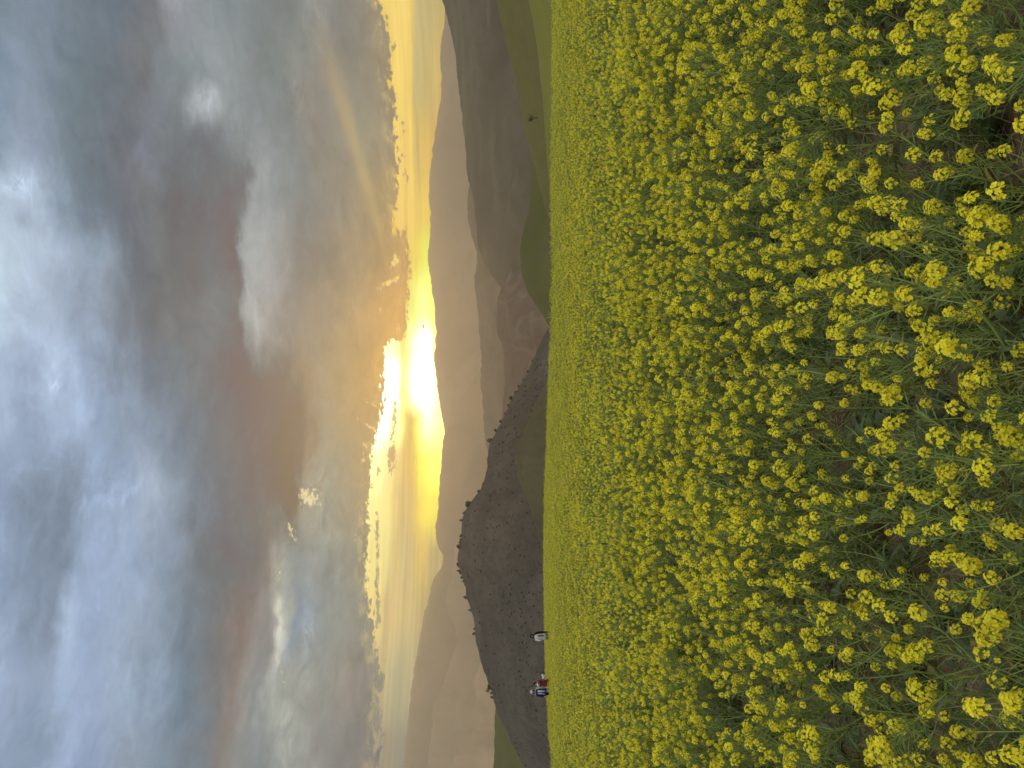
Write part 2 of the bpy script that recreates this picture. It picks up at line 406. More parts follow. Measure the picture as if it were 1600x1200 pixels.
# soil
m, o = material('field_soil')
pos = geo_pos()
n1 = fbm(pos, 0.9, 5, 0.6); n2 = fbm(pos, 9.0, 6, 0.65); n3 = fbm(pos, 60.0, 4, 0.6)
col = mix(smooth(n2, 0.35, 0.68), (0.105, 0.068, 0.036), (0.235, 0.162, 0.092))
col = mix(smooth(n1, 0.5, 0.7) * 0.5, col, (0.16, 0.125, 0.085))
col = mix(smooth(n3, 0.55, 0.75) * 0.35, col, (0.30, 0.24, 0.17))
# beyond the crop: grass
px_, py_, pz_ = sepxyz(pos)
gr = smooth(pz_, -0.25, -1.2)
col = mix(gr, col, mix(n2, (0.075, 0.10, 0.022), (0.13, 0.15, 0.04)))
SOIL = finish(m, o, principled(col, 0.95, 0.1, n2 * 0.7 + n3 * 0.3, 0.8, 0.03))

# near ground, finely modelled; coarse further out: one sheet
xs = np.concatenate([np.linspace(-900, -60, 36), np.linspace(-57, -6, 30), np.linspace(-5.6, 5.6, 230), np.linspace(6, 57, 30), np.linspace(60, 900, 36)])
ys = np.concatenate([np.linspace(-60, -4, 12), np.linspace(-3, 0.6, 12), np.linspace(0.65, 9.5, 190), np.linspace(10, 90, 90), np.linspace(94, 420, 50)])
XX, YY = np.meshgrid(xs, ys)
ZZ = field_z(XX, YY)
near = (np.abs(XX) < 7) & (YY > 0.4) & (YY < 10)
nz = np.zeros_like(ZZ)
nz[near] = fnoise(XX[near], YY[near], 4.0, 3.0, 4) * 0.022 + np.abs(fnoise(XX[near], YY[near], 13.0, 8.0, 2)) * 0.018
ZZ = ZZ + nz
go = link('ground', grid_mesh('ground', np.stack([XX, YY, ZZ], -1)), kind='structure'); go.data.materials.append(SOIL)

# valley floor to the horizon
m, o = material('valley_soil')
pos = geo_pos(); n1 = fbm(pos, 0.004, 6, 0.6); n2 = fbm(pos, 0.05, 5, 0.6)
VAL = finish(m, o, principled(mix(n1, mix(n2, (0.10, 0.10, 0.05), (0.14, 0.12, 0.08)), (0.16, 0.13, 0.09)), 0.95, 0.1))
P = np.array([[(-8900, -8900, -60), (8900, -8900, -60)], [(-8900, 8900, -60), (8900, 8900, -60)]], float)
vo = link('valley_floor', grid_mesh('valley_floor', P), kind='structure'); vo.data.materials.append(VAL)

# ------------------------------------------------------------------ hills
def hill_mat(name, ca, cb, cc, f1, f2, streak=None, spots=None, bump=1.0, strips=None):
    m, o = material(name)
    pos = geo_pos()
    a = fbm(pos, f1, 6, 0.6, dist=0.5); b = fbm(pos, f2, 6, 0.65)
    col = mix(smooth(a, 0.38, 0.64), ca, cb)
    col = mix(smooth(b, 0.42, 0.70) * 0.7, col, cc)
    if streak:
        v = vecop('MULTIPLY', pos, streak[0])
        s = fbm(v, 1.0, 4, 0.5, dist=1.2)
        col = mix(smooth(s, 0.55, 0.68) * streak[2], col, streak[1])
    if strips:
        v = vecop('MULTIPLY', pos, strips[0])
        s = fbm(v, 1.0, 2, 0.4, dist=0.3)
        ln = xexp(((s - 0.52) / 0.012) ** 2.0 * -1.0) + xexp(((s - 0.43) / 0.010) ** 2.0 * -1.0)
        col = mix(ln * strips[2], col, strips[1])
    if spots:
        vn = X.nt.nodes.new('ShaderNodeTexVoronoi'); setin(vn.inputs['Vector'], pos); vn.inputs['Scale'].default_value = spots[0]
        sp = 1.0 - smooth(X(vn.outputs['Distance']) + (b - .5) * .5, 0.12, 0.34)
        col = mix(sp * spots[2], col, spots[1])
    return finish(m, o, principled(col, 0.95, 0.05, b * 0.6 + a * 0.4, 0.6, bump))

HF = {}
def make_hill(name, crest, dc, df, zb, mat, amp=0.0, nf=0.01, depth=None, rows=40, cols=220, shape=1.0, jag=0.0, lean=0.0, seed=0.0, gully=0.0, dcvar=0.0):
    """a hill whose skyline, seen from the field, runs through the crest pixels; it rises from zb at distance df to the
    crest near dc and falls away again behind"""
    depth = depth or dc * 0.35
    ys_ = np.array([c[1] for c in crest], float); xs_ = np.array([c[0] for c in crest], float)
    o_ = np.argsort(ys_); ys_, xs_ = ys_[o_], xs_[o_]
    yy = np.linspace(ys_[0], ys_[-1], cols)
    # rounded interpolation of the crest
    xx = np.interp(yy, ys_, xs_)
    k = max(1, int(cols / 120)); ker = np.ones(2 * k + 1) / (2 * k + 1)
    xx = np.convolve(np.pad(xx, k, mode='edge'), ker, mode='valid')
    sgn = np.array([ray(x, y) for x, y in zip(xx, yy)])
    s = sgn[:, 0] / sgn[:, 1]; tz = sgn[:, 2] / sgn[:, 1]
    dcs = dc * (1 + dcvar * np.sin(s * 9 + seed))
    zc = EYE + dcs * tz
    if jag: zc = zc + fnoise(s * dc, s * 0 + seed, 8.0 / dc * 12, seed, 5) * jag
    t = np.linspace(0, 1, rows)
    T_, _ = np.meshgrid(t, s, indexing='ij')
    Y = df + (dcs[None, :] - df) * T_
    Xg = s[None, :] * Y + lean * (T_ - 1) * 0
    prof = (np.sin((T_ - .5) * pi) * .5 + .5) * (1 - shape) + T_ ** 1.0 * shape
    prof = prof * 0.85 + np.sin(T_ * pi / 2) * 0.15
    Z = zb + (zc[None, :] - zb) * prof
    env = np.sin(T_ * pi) ** 0.8 * (1 - 0.3 * T_)
    if amp: Z = Z + fnoise(Xg, Y, nf, seed, 6) * amp * env
    if gully:
        g = 1 - np.abs(fnoise(Xg + Y * 0.35, Y * 0.25, nf * 2.2, seed + 5, 4))
        Z = Z - g * gully * env
    # back side
    tb = np.linspace(0, 1, 10)[1:]
    Tb, _ = np.meshgrid(tb, s, indexing='ij')
    Yb = dcs[None, :] + depth * Tb; Xb = s[None, :] * Yb
    Zb = zc[None, :] + (zb - zc[None, :]) * (1 - np.cos(Tb * pi / 2)) 
    P = np.stack([np.vstack([Xg, Xb]), np.vstack([Y, Yb]), np.vstack([Z, Zb])], -1)
    me = grid_mesh(name, P); me.materials.append(mat)
    ob = link(name, me, kind='structure')
    HF.setdefault(name, (P, s, rows))
    return ob

GRASS_A = hill_mat('meadow_grass', (0.132, 0.134, 0.026), (0.165, 0.162, 0.034), (0.150, 0.130, 0.035), 0.05, 2.2, bump=0.25)
GRASS_B = hill_mat('hillside_grass', (0.090, 0.088, 0.026), (0.118, 0.112, 0.032), (0.115, 0.080, 0.042), 0.015, 0.25, bump=0.2,
                   streak=((0.02, 0.012, 0.09), (0.118, 0.080, 0.048), 0.85))
GRASS_C = hill_mat('valley_grass', (0.075, 0.080, 0.022), (0.100, 0.100, 0.028), (0.095, 0.072, 0.045), 0.01, 0.12, bump=0.3)
DARKHILL = hill_mat('dark_hill_soil', (0.068, 0.056, 0.043), (0.100, 0.082, 0.062), (0.048, 0.046, 0.030), 0.020, 0.11, bump=0.8,
                    streak=((0.035, 0.012, 0.02), (0.120, 0.092, 0.066), 0.5), spots=(0.30, (0.026, 0.028, 0.015), 0.6))
BROWN = hill_mat('brown_hill_soil', (0.085, 0.072, 0.050), (0.115, 0.095, 0.062), (0.070, 0.068, 0.040), 0.004, 0.03, bump=3,
                 streak=((0.0035, 0.0018, 0.055), (0.135, 0.12, 0.060), 0.55), strips=((0.0010, 0.0008, 0.016), (0.19, 0.17, 0.08), 0.35))
BAD = hill_mat('bare_slope_soil', (0.100, 0.068, 0.048), (0.135, 0.094, 0.066), (0.080, 0.066, 0.044), 0.006, 0.035, bump=4,
               strips=((0.006, 0.004, 0.008), (0.20, 0.15, 0.10), 0.5))
FAR = hill_mat('far_mountain_hazed_soil', (0.42, 0.30, 0.17), (0.50, 0.35, 0.20), (0.35, 0.27, 0.15), 0.0015, 0.012, bump=10)  # pale loess, with warm bright haze put into its colour

GRASS_D = hill_mat('hillside_soil', (0.066, 0.062, 0.026), (0.090, 0.080, 0.034), (0.062, 0.054, 0.034), 0.02, 0.3, bump=0.4, spots=(0.16, (0.030, 0.032, 0.014), 0.5))
MID = hill_mat('middle_hill_soil', (0.15, 0.115, 0.075), (0.20, 0.15, 0.10), (0.12, 0.105, 0.065), 0.003, 0.02, bump=6, strips=((0.003, 0.002, 0.010), (0.28, 0.21, 0.12), 0.3))
# far ridges first
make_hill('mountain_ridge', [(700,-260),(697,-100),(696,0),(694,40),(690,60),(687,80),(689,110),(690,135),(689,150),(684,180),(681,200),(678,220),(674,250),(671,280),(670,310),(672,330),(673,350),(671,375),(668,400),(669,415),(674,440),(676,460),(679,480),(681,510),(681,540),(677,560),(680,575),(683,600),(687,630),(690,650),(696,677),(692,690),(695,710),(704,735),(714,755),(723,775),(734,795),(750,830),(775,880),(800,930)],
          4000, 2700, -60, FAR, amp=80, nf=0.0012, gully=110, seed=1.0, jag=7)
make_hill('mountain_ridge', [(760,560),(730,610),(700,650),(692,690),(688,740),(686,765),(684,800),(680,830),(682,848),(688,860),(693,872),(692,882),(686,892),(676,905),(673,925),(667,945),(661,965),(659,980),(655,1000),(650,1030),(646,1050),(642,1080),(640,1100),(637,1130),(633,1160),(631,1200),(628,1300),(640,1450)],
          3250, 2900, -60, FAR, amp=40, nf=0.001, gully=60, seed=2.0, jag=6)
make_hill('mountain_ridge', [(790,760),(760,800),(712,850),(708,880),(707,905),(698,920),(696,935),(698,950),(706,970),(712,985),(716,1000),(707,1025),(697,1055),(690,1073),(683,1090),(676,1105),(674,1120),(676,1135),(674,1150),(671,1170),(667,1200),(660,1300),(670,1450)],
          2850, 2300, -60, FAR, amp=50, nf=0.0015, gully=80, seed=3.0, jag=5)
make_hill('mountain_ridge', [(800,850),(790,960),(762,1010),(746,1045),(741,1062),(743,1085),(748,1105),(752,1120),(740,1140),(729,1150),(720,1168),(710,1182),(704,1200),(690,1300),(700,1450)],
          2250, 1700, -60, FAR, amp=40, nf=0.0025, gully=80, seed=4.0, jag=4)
make_hill('mountain_ridge', [(800,150),(760,200),(737,270),(731,300),(730,330),(734,360),(745,395),(745,415),(741,440),(744,460),(746,475),(749,520),(752,560),(751,600),(755,640),(757,680),(761,700),(768,740),(790,800),(820,880)],
          2500, 2000, -60, MID, amp=40, nf=0.002, gully=70, seed=5.0, jag=4)
make_hill('mountain_ridge', [(830,300),(790,350),(757,400),(755,425),(754,440),(762,470),(762,500),(771,530),(772,560),(771,600),(778,650),(782,700),(790,760),(830,850)],
          2050, 1700, -60, MID, amp=30, nf=0.003, gully=60, seed=6.0, jag=3)
make_hill('brown_hill', [(650,-320),(672,-120),(691,0),(697,20),(702,40),(708,65),(712,90),(714,120),(717,140),(720,170),(724,200),(727,225),(730,275),(735,290),(740,310),(742,330),(744,360),(747,385),(756,410),(775,440),(800,470),(830,520)],
          1400, 620, -60, BROWN, amp=26, nf=0.004, gully=38, seed=7.0, jag=1.2, rows=70, cols=300)
make_hill('badland_slope', [(845,330),(820,370),(803,398),(793,425),(786,445),(778,465),(776,490),(776,520),(783,535),(788,560),(788,600),(786,620),(784,660),(790,720),(830,800)],
          1250, 700, -60, BAD, amp=22, nf=0.007, gully=40, seed=8.0, jag=1.5, rows=70, cols=220)
make_hill('dark_hill', [(900,440),(872,490),(857,512),(850,525),(840,545),(830,570),(822,590),(810,605),(799,625),(792,640),(783,660),(772,680),(766,690),(763,700),(762,720),(759,740),(755,755),(750,768),(740,778),(733,790),(725,800),(722,810),(721,830),(722,845),(718,855),(714,870),(715,880),(720,895),(727,915),(729,935),(733,945),(740,965),(742,985),(743,1000),(747,1015),(753,1040),(762,1065),(768,1080),(772,1095),(775,1110),(782,1125),(793,1145),(800,1162),(812,1185),(824,1210),(845,1260),(870,1320)],
          450, 190, -58, DARKHILL, amp=7, nf=0.012, gully=9, seed=9.0, jag=0.5, rows=110, cols=420, shape=0.7)
make_hill('hillside', [(885,545),(862,575),(850,600),(838,630),(824,660),(812,690),(805,712),(806,735),(813,757),(822,778),(831,802),(838,826),(843,850),(847,880),(862,930),(885,980)],
          330, 180, -45, GRASS_D, amp=3.5, nf=0.02, gully=3, seed=14.0, jag=0.5, rows=60)
make_hill('grassy_hill', [(880,900),(820,1020),(785,1070),(774,1100),(773,1120),(773,1140),(772,1180),(771,1200),(766,1300),(772,1450)],
          640, 470, -58, GRASS_C, amp=5, nf=0.01, seed=10.0, jag=0.5)
make_hill('valley_slope', [(880,150),(845,190),(828,240),(829,290),(826,330),(820,350),(815,370),(812,395),(815,430),(826,460),(840,480),(852,500),(862,515),(900,580)],
          330, 210, -40, GRASS_C, amp=3, nf=0.02, seed=11.0, jag=0.2)
make_hill('grassy_slope', [(740,-250),(762,-80),(776,0),(787,55),(796,85),(803,120),(810,150),(818,190),(825,220),(831,245),(838,270),(845,300),(853,330),(862,350),(890,420)],
          220, 130, -25, GRASS_B, amp=1.6, nf=0.03, seed=12.0, jag=0.1, rows=60, dcvar=0.05)
make_hill('meadow', [(790,-250),(815,-60),(826,0),(834,40),(840,80),(844,120),(848,160),(851,200),(854,240),(858,290),(864,340),(880,420)],
          105, 58, -6, GRASS_A, amp=0.3, nf=0.08, seed=13.0, jag=0.05, rows=40)

# ------------------------------------------------------------------ haze
m = bpy.data.materials.new('haze_air'); m.use_nodes = True; X.nt = m.node_tree; m.node_tree.nodes.clear()
o = m.node_tree.nodes.new('ShaderNodeOutputMaterial')
pv = m.node_tree.nodes.new('ShaderNodeVolumePrincipled')
pv.inputs['Color'].default_value = (1.0, 0.85, 0.62, 1); pv.inputs['Density'].default_value = HAZE; pv.inputs['Anisotropy'].default_value = HAZE_G
m.node_tree.links.new(pv.outputs[0], o.inputs['Volume'])
def box_mesh(name, lo, hi):
    v = [(x, y, z) for z in (lo[2], hi[2]) for y in (lo[1], hi[1]) for x in (lo[0], hi[0])]
    f = [(0, 2, 3, 1), (4, 5, 7, 6), (0, 1, 5, 4), (2, 6, 7, 3), (0, 4, 6, 2), (1, 3, 7, 5)]
    me = bpy.data.meshes.new(name); me.from_pydata(v, [], f); return me
hz = link('haze', box_mesh('haze', (-9000, -9000, -61), (9000, 9000, HAZE_TOP)), kind='stuff'); hz.data.materials.append(m)
#@@PLANTS
# ------------------------------------------------------------------ mustard plants
ZA = Vector((0, 0, 1))
def frame(d, spin=0.0):
    d = d.normalized(); q = d.to_track_quat('Z', 'Y').to_matrix().to_4x4()
    return q @ Matrix.Rotation(spin, 4, 'Z')
def flower(mb, c, d, r, t, lod=0):
    """four rounded petals round a small centre"""
    fm = Matrix.Translation(c) @ frame(d, rnd(0, 6.28))
    cup = rnd(0.25, 0.75)
    if lod == 0:
        for k in range(4):
            R = Matrix.Rotation(k * pi / 2 + rnd(-.15, .15), 4, 'Z')
            cu = cup * rnd(.7, 1.3); g = rnd(.88, 1.08)
            prof = [(0.08, 0.07, 0), (0.50, 0.46, cu * .38), (0.88, 0.42, cu * .55), (1.06, 0.0, cu * .5), (0.88, -0.42, cu * .55), (0.50, -0.46, cu * .38), (0.08, -0.07, 0)]
            mb.face([fm @ (R @ Vector((x * r * g, y * r * g, z * r * g))) for x, y, z in prof], 1, min(1, max(0, t + rnd(-.15, .15))))
        mb.face([fm @ Vector((cos(a) * r * .16, sin(a) * r * .16, r * .22)) for a in (0, 1.57, 3.14, 4.71)], 2, 0.9)
    else:
        q = [(1, 0), (0.42, .42), (0, 1), (-.42, .42), (-1, 0), (-.42, -.42), (0, -1), (.42, -.42)]
        if lod == 1:
            mb.face([fm @ Vector((x * r * 1.05, y * r * 1.05, (abs(x) + abs(y)) ** 2 * r * .25 * cup)) for x, y in q], 1, t)
        else:
            mb.face([fm @ Vector((x * r, y * r, 0)) for x, y in ((1, 0), (0, 1), (-1, 0), (0, -1))], 1, t)
def head_mb(seed, lod=0):
    """a raceme head: open flowers on short stalks round a knot of buds; local z is the stem's direction"""
    random.seed(seed)
    mb = MB(); n = random.choice([11, 15, 19, 24]) if lod < 2 else random.choice([5, 7])
    R = rnd(0.013, 0.0185)
    rr = (0.0084 if lod < 2 else 0.0125)
    for i in range(n):
        f = (i + .5) / n
        th = radians(18 + 98 * f ** 0.8) * rnd(.9, 1.1); az = i * 2.399 + rnd(-.3, .3)
        d = Vector((sin(th) * cos(az), sin(th) * sin(az), cos(th)))
        base = Vector((0, 0, -0.010 - 0.016 * f))
        c = Vector((d.x * R, d.y * R, 0.004 - 0.020 * f + d.z * R * .6)) * rnd(.9, 1.15)
        if lod == 0: mb.tube([base, (base + c) * .5 + Vector((0, 0, .001)), c], 0.0006, 3, 0, .6)
        flower(mb, c, (d + ZA * .55), rr * rnd(.8, 1.1), rnd(.2, .9), lod)
    if lod < 2:
        for i in range(9 if lod == 0 else 4):
            a = i * 2.399; r = 0.0022 * sqrt(i); c = Vector((r * cos(a), r * sin(a), 0.012 + rnd(-.001, .003) - r))
            s_ = 0.0024 if lod == 0 else .004
            for q in ((1, 0, 0), (0, 1, 0), (-1, 0, 0), (0, -1, 0)):
                qn = Vector((-q[1], q[0], 0))
                mb.face([c + Vector(q) * s_ * .6, c + qn * s_ * .6, c + ZA * s_], 2, rnd(.2, .9))
                mb.face([c + qn * s_ * .6, c + Vector(q) * s_ * .6, c - ZA * s_], 2, rnd(.2, .6))
    return mb
def leaf_mb(seed, kind):
    """kind 0: narrow stem leaf, 1: broad lobed lower leaf"""
    random.seed(seed)
    mb = MB(); L = 1.0
    if kind == 0:
        w = [(0, .02), (.2, .09), (.5, .12), (.8, .07), (1, .005)]
    else:
        w = [(0, .03), (.18, .05), (.30, .13), (.36, .06), (.48, .20), (.60, .30), (.75, .31), (.88, .22), (1, .04)]
    droop = rnd(.25, .6); tw = rnd(-.5, .5); tt = rnd(.2, .8)
    rows = []
    for x, ww in w:
        ww *= rnd(.85, 1.15)
        z = -droop * x * x + .12 * x; c = Vector((x * cos(droop * .5), 0, z)); a = tw * x + .0
        up_ = abs(ww) * .28
        rows.append([c + Vector((0, ww * cos(a), ww * sin(a) + up_)), c, c + Vector((0, -ww * cos(a), -ww * sin(a) + up_))])
    for i in range(len(rows) - 1):
        for k in range(2):
            mb.face([rows[i][k], rows[i + 1][k], rows[i + 1][k + 1], rows[i][k + 1]], 3, tt)
    return mb
HEADS = [head_mb(100 + i, 0) for i in range(6)]
HEADS1 = [head_mb(100 + i, 1) for i in range(6)]
HEADS2 = [head_mb(200 + i, 2) for i in range(4)]
LEAVES0 = [leaf_mb(300 + i, 0) for i in range(4)]
LEAVES1 = [leaf_mb(320 + i, 1) for i in range(4)]
PM = [STEM, PETAL, BUD, LEAF]

def plant_design(seed):
    """where the stem, branches, heads, leaves and pods of one plant go"""
    random.seed(seed)
    P = dict(tubes=[], heads=[], leaves=[], pods=[])
    H = rnd(0.46, 0.80)
    lean = Vector((rnd(-.32, .32), rnd(-.32, .32), 0)); bend = Vector((rnd(-.1, .1), rnd(-.1, .1), 0))
    def axis(t): return Vector((0, 0, H * t)) + lean * H * t + bend * t * t
    main = [axis(t) for t in (0, .2, .4, .6, .8, 1)]
    P['tubes'].append((main, [.0044, .004, .0035, .003, .0024, .0018]))
    tips = [(axis(1), (axis(1) - axis(.85)).normalized(), 1.0)]
    nb = random.randint(7, 12)
    for i in range(nb):
        t = rnd(.28, .88); p0 = axis(t); az = i * 2.4 + rnd(-.5, .5)
        L = (rnd(.20, .40)) * (1.15 - t * .6)
        o = Vector((cos(az), sin(az), 0))
        up0 = rnd(.7, 1.3)
        d0 = (o + ZA * up0).normalized(); d1 = (o * .45 + ZA + Vector((rnd(-.3, .3), rnd(-.3, .3), 0))).normalized()
        pts = [p0]
        for k in range(4): pts.append(pts[-1] + d0.lerp(d1, k / 3) * L / 4)
        P['tubes'].append((pts, [.0023, .0021, .0018, .0015, .0013]))
        tips.append((pts[-1], d1, rnd(.7, 1.05)))
        P['leaves'].append((p0, o + ZA * .5, rnd(.05, .10), 0))
        if random.random() < .40:                    # a side twig
            q = pts[2]; o2 = Vector((cos(az + 1.4), sin(az + 1.4), rnd(.7, 1.3))).normalized()
            e = q + o2 * L * .5 + ZA * .02
            P['tubes'].append(([q, (q + e) * .5 + Vector((0, 0, -.005)), e], [.0015, .0013, .0012]))
            tips.append((e, (o2 + ZA).normalized(), rnd(.55, .85)))
    for p, d, s in tips:
        P['heads'].append((p, d, s, random.randrange(6), rnd(0, 6.28)))
        n = random.randint(11, 20)                    # pods and bare stalks below the flowers
        u = d.orthogonal().normalized(); w = d.cross(u)
        for k in range(n):
            b = p - d * (0.03 + k * 0.0075); a = k * 2.4 + rnd(-.4, .4)
            dd = ((u * cos(a) + w * sin(a)) * rnd(.7, 1.1) + d * rnd(.5, 1.1)).normalized()
            P['pods'].append((b, b + dd * rnd(.020, .055), .0014))
    for k in range(random.randint(3, 5)):
        a = rnd(0, 6.28); P['leaves'].append((axis(rnd(.03, .3)), Vector((cos(a), sin(a), rnd(.2, .9))), rnd(.07, .125), 1))
    return P
def stem_mb(P, lod=0):
    mb = MB()
    for pts, rad in P['tubes']:
        if lod: pts, rad = pts[::2] + ([pts[-1]] if len(pts) % 2 == 0 else []), rad[::2] + ([rad[-1]] if len(pts) % 2 == 0 else [])
        rad = [r * (1 + .35 * lod) for r in rad]
        mb.tube([Vector(p) for p in pts], rad, 4 if lod == 0 else 3, 0, rnd(.3, .8))
    if True:
        for i, (a, b, r) in enumerate(P['pods']):
            if lod and i % (lod + 1): continue
            u = (b - a).orthogonal().normalized() * r * (1 + lod * .9)
            w = (b - a).cross(u).normalized() * r * (1 + lod * .6)
            m_ = (a + b) * .5
            mb.face([a, m_ + u, b, m_ - u], 0, rnd(.3, 1)); 
            if lod == 0: mb.face([a, m_ + w, b, m_ - w], 0, rnd(.3, 1))
    return mb
def place_m(p, d, s, spin): return Matrix.Translation(p) @ frame(d, spin) @ Matrix.Scale(s, 4)
def leaf_m(p, d, s):
    d = d.normalized(); a = atan2(d.y, d.x)
    return Matrix.Translation(p) @ Matrix.Rotation(a, 4, 'Z') @ Matrix.Rotation(-math.asin(d.z), 4, 'Y') @ Matrix.Scale(s, 4)
def merged_mb(P, lod):
    mb = stem_mb(P, lod)
    HS = (HEADS, HEADS1, HEADS2)[lod]
    for p, d, s, v, sp in P['heads']: mb.add(HS[v % len(HS)], place_m(p, d, s * (.92, .90, .86)[lod], sp), rnd(-.15, .15))
    for i, (p, d, s, k) in enumerate(P['leaves']):
        
        mb.add((LEAVES1 if k else LEAVES0)[i % 4], leaf_m(p, d, s))
    return mb

NV = 9
designs = [plant_design(500 + i) for i in range(NV)]
random.seed(5)
head_mesh = [h.mesh('flower_head', PM) for h in HEADS]
leaf_mesh = [[l.mesh('leaf', PM) for l in LEAVES0], [l.mesh('leaf', PM) for l in LEAVES1]]
stem_mesh = [stem_mb(P, 0).mesh('stem', PM) for P in designs]

# the whole crop as points; the 300 that show largest are plants with parts, the rest one mass
def scatter():
    pts = []
    step = 0.218
    for iy in range(int(-0.2 / step), int(84 / step)):
        y = iy * step
        if y < 0.9: continue
        half = y * 0.66 + 1.6
        n = int(half / step)
        for ix in range(-n, n + 1):
            pts.append((ix * step, y))
    A = np.array(pts) + rng.uniform(-.5, .5, (len(pts), 2)) * step * 1.2
    r = np.hypot(A[:, 0], A[:, 1])
    keep = (r < edge_r(A[:, 0], A[:, 1]) - 0.3)
    A = A[keep]; r = r[keep]
    cl = fnoise(A[:, 0], A[:, 1], 0.9, 2.0, 3)
    thr = np.clip((r - 2.0) / 5.0, 0, 1)
    prob = np.where(r < 400, 0.97 + cl * 0.85 - (1 - thr) * 0.10, 1.0)
    # a barer corner at the right of the foreground
    prob = np.where(r > 6, prob - 0.30 * np.clip((r - 6) / 6, 0, 1) + 0.10 * np.clip((r - 30) / 20, 0, 1), prob)
    bare = np.exp(-(((A[:, 0] - 1.35) / .5) ** 2 + ((A[:, 1] - 2.35) / .55) ** 2))
    prob = prob - bare * 0.75
    k2 = rng.random(len(A)) < prob
    return A[k2]
A = scatter()
# keep the people's standing places free
SPOTS = {}
def ground_spot(px_y, dist):
    d = ray(830, px_y); s = d.x / d.y; return np.array([s * dist, dist])
SPOTS['a'] = ground_spot(994, 52.0); SPOTS['b'] = ground_spot(1067, 50.5); SPOTS['c'] = ground_spot(1081, 49.5)
for q in SPOTS.values(): A = A[np.hypot(A[:, 0] - q[0], A[:, 1] - q[1]) > 0.34]
r = np.hypot(A[:, 0], A[:, 1])
ok = r > 1.15; A = A[ok]; r = r[ok]
Z = field_z(A[:, 0], A[:, 1])
inview = (np.abs(A[:, 0]) < 0.5 * A[:, 1] + .30) & (A[:, 1] > 1.5)
order = np.argsort(np.where(inview, r, 1e6))
near_i = set(order[:300].tolist())
cnt = 0
G1 = 'mustard plants in the foreground of the yellow field'
protos = {}
for i in order[:300]:
    x, y = A[i]; v = int(rng.integers(NV)); P = designs[v]
    root = bpy.data.objects.new('mustard_plant', None); COL.objects.link(root)
    root.location = (x, y, Z[i] - 0.005); root.rotation_euler = (0, 0, float(rng.uniform(0, 6.28)))
    sc_ = float(rng.uniform(.78, 1.12)); root.scale = (sc_,) * 3
    tag(root, 'yellow flowering mustard plant with thin green stems at the near side of the field', 'plant', G1)
    link('stem', stem_mesh[v], root)
    for p, d, s, hv, sp in P['heads']:
        h = link('flower_head', head_mesh[hv], root); h.matrix_local = place_m(p, d, s * .92, sp)
    for j, (p, d, s, k) in enumerate(P['leaves']):
        l = link('leaf', leaf_mesh[k][j % 4], root); l.matrix_local = leaf_m(p, d, s)
rest = np.array([i for i in range(len(A)) if i not in near_i])

def instancer(name, objs, pts, rotz, scl, pick, tilt=None):
    """one object that repeats the given meshes on its points (geometry nodes)"""
    col = bpy.data.collections.new(name + '_parts')
    for k, me in enumerate(objs):
        po = bpy.data.objects.new('%s_piece_%02d' % (name, k), me); col.objects.link(po)
    me = bpy.data.meshes.new(name); n = len(pts)
    me.vertices.add(n); me.vertices.foreach_set('co', np.asarray(pts, np.float32).reshape(-1))
    for nm, ty, va in (('pick', 'INT', pick), ('scl', 'FLOAT', scl)):
        a = me.attributes.new(nm, ty, 'POINT'); a.data.foreach_set('value', np.asarray(va, np.int32 if ty == 'INT' else np.float32))
    a = me.attributes.new('rot', 'FLOAT_VECTOR', 'POINT')
    rv = np.zeros((n, 3), np.float32); rv[:, 2] = rotz
    if tilt is not None: rv[:, :2] = tilt
    a.data.foreach_set('vector', rv.reshape(-1))
    ng = bpy.data.node_groups.new(name, 'GeometryNodeTree')
    ng.interface.new_socket('Geometry', in_out='INPUT', socket_type='NodeSocketGeometry')
    ng.interface.new_socket('Geometry', in_out='OUTPUT', socket_type='NodeSocketGeometry')
    N = ng.nodes; L = ng.links
    gi = N.new('NodeGroupInput'); go_ = N.new('NodeGroupOutput')
    ci = N.new('GeometryNodeCollectionInfo'); ci.inputs['Collection'].default_value = col
    ci.inputs['Separate Children'].default_value = True; ci.inputs['Reset Children'].default_value = True
    ip = N.new('GeometryNodeInstanceOnPoints'); ip.inputs['Pick Instance'].default_value = True
    def na(nm, ty):
        q = N.new('GeometryNodeInputNamedAttribute'); q.data_type = ty; q.inputs['Name'].default_value = nm; return q.outputs['Attribute']
    mp = N.new('GeometryNodeMeshToPoints')
    L.new(gi.outputs[0], mp.inputs[0]); L.new(mp.outputs[0], ip.inputs['Points'])
    L.new(ci.outputs[0], ip.inputs['Instance']); L.new(na('pick', 'INT'), ip.inputs['Instance Index'])
    L.new(na('rot', 'FLOAT_VECTOR'), ip.inputs['Rotation']); L.new(na('scl', 'FLOAT'), ip.inputs['Scale'])
    L.new(ip.outputs[0], go_.inputs[0])
    ob = link(name, me, kind='stuff'); md = ob.modifiers.new('scatter', 'NODES'); md.node_group = ng
    return ob
random.seed(9)
lods = [[merged_mb(P, l).mesh('mustard_plant_mesh', PM) for P in designs] for l in range(3)]
rr_ = r[rest]
pick = rng.integers(0, NV, len(rest)) + np.where(rr_ < 9, 0, np.where(rr_ < 22, NV, 2 * NV))
instancer('mustard_field', lods[0] + lods[1] + lods[2], np.c_[A[rest], Z[rest] - .005], rng.uniform(0, 6.28, len(rest)),
          rng.uniform(.78, 1.10, len(rest)) , pick, tilt=rng.normal(0, .10, (len(rest), 2)))
print('plants', len(A), 'tris', [[len(m.polygons) for m in l][:2] for l in lods])

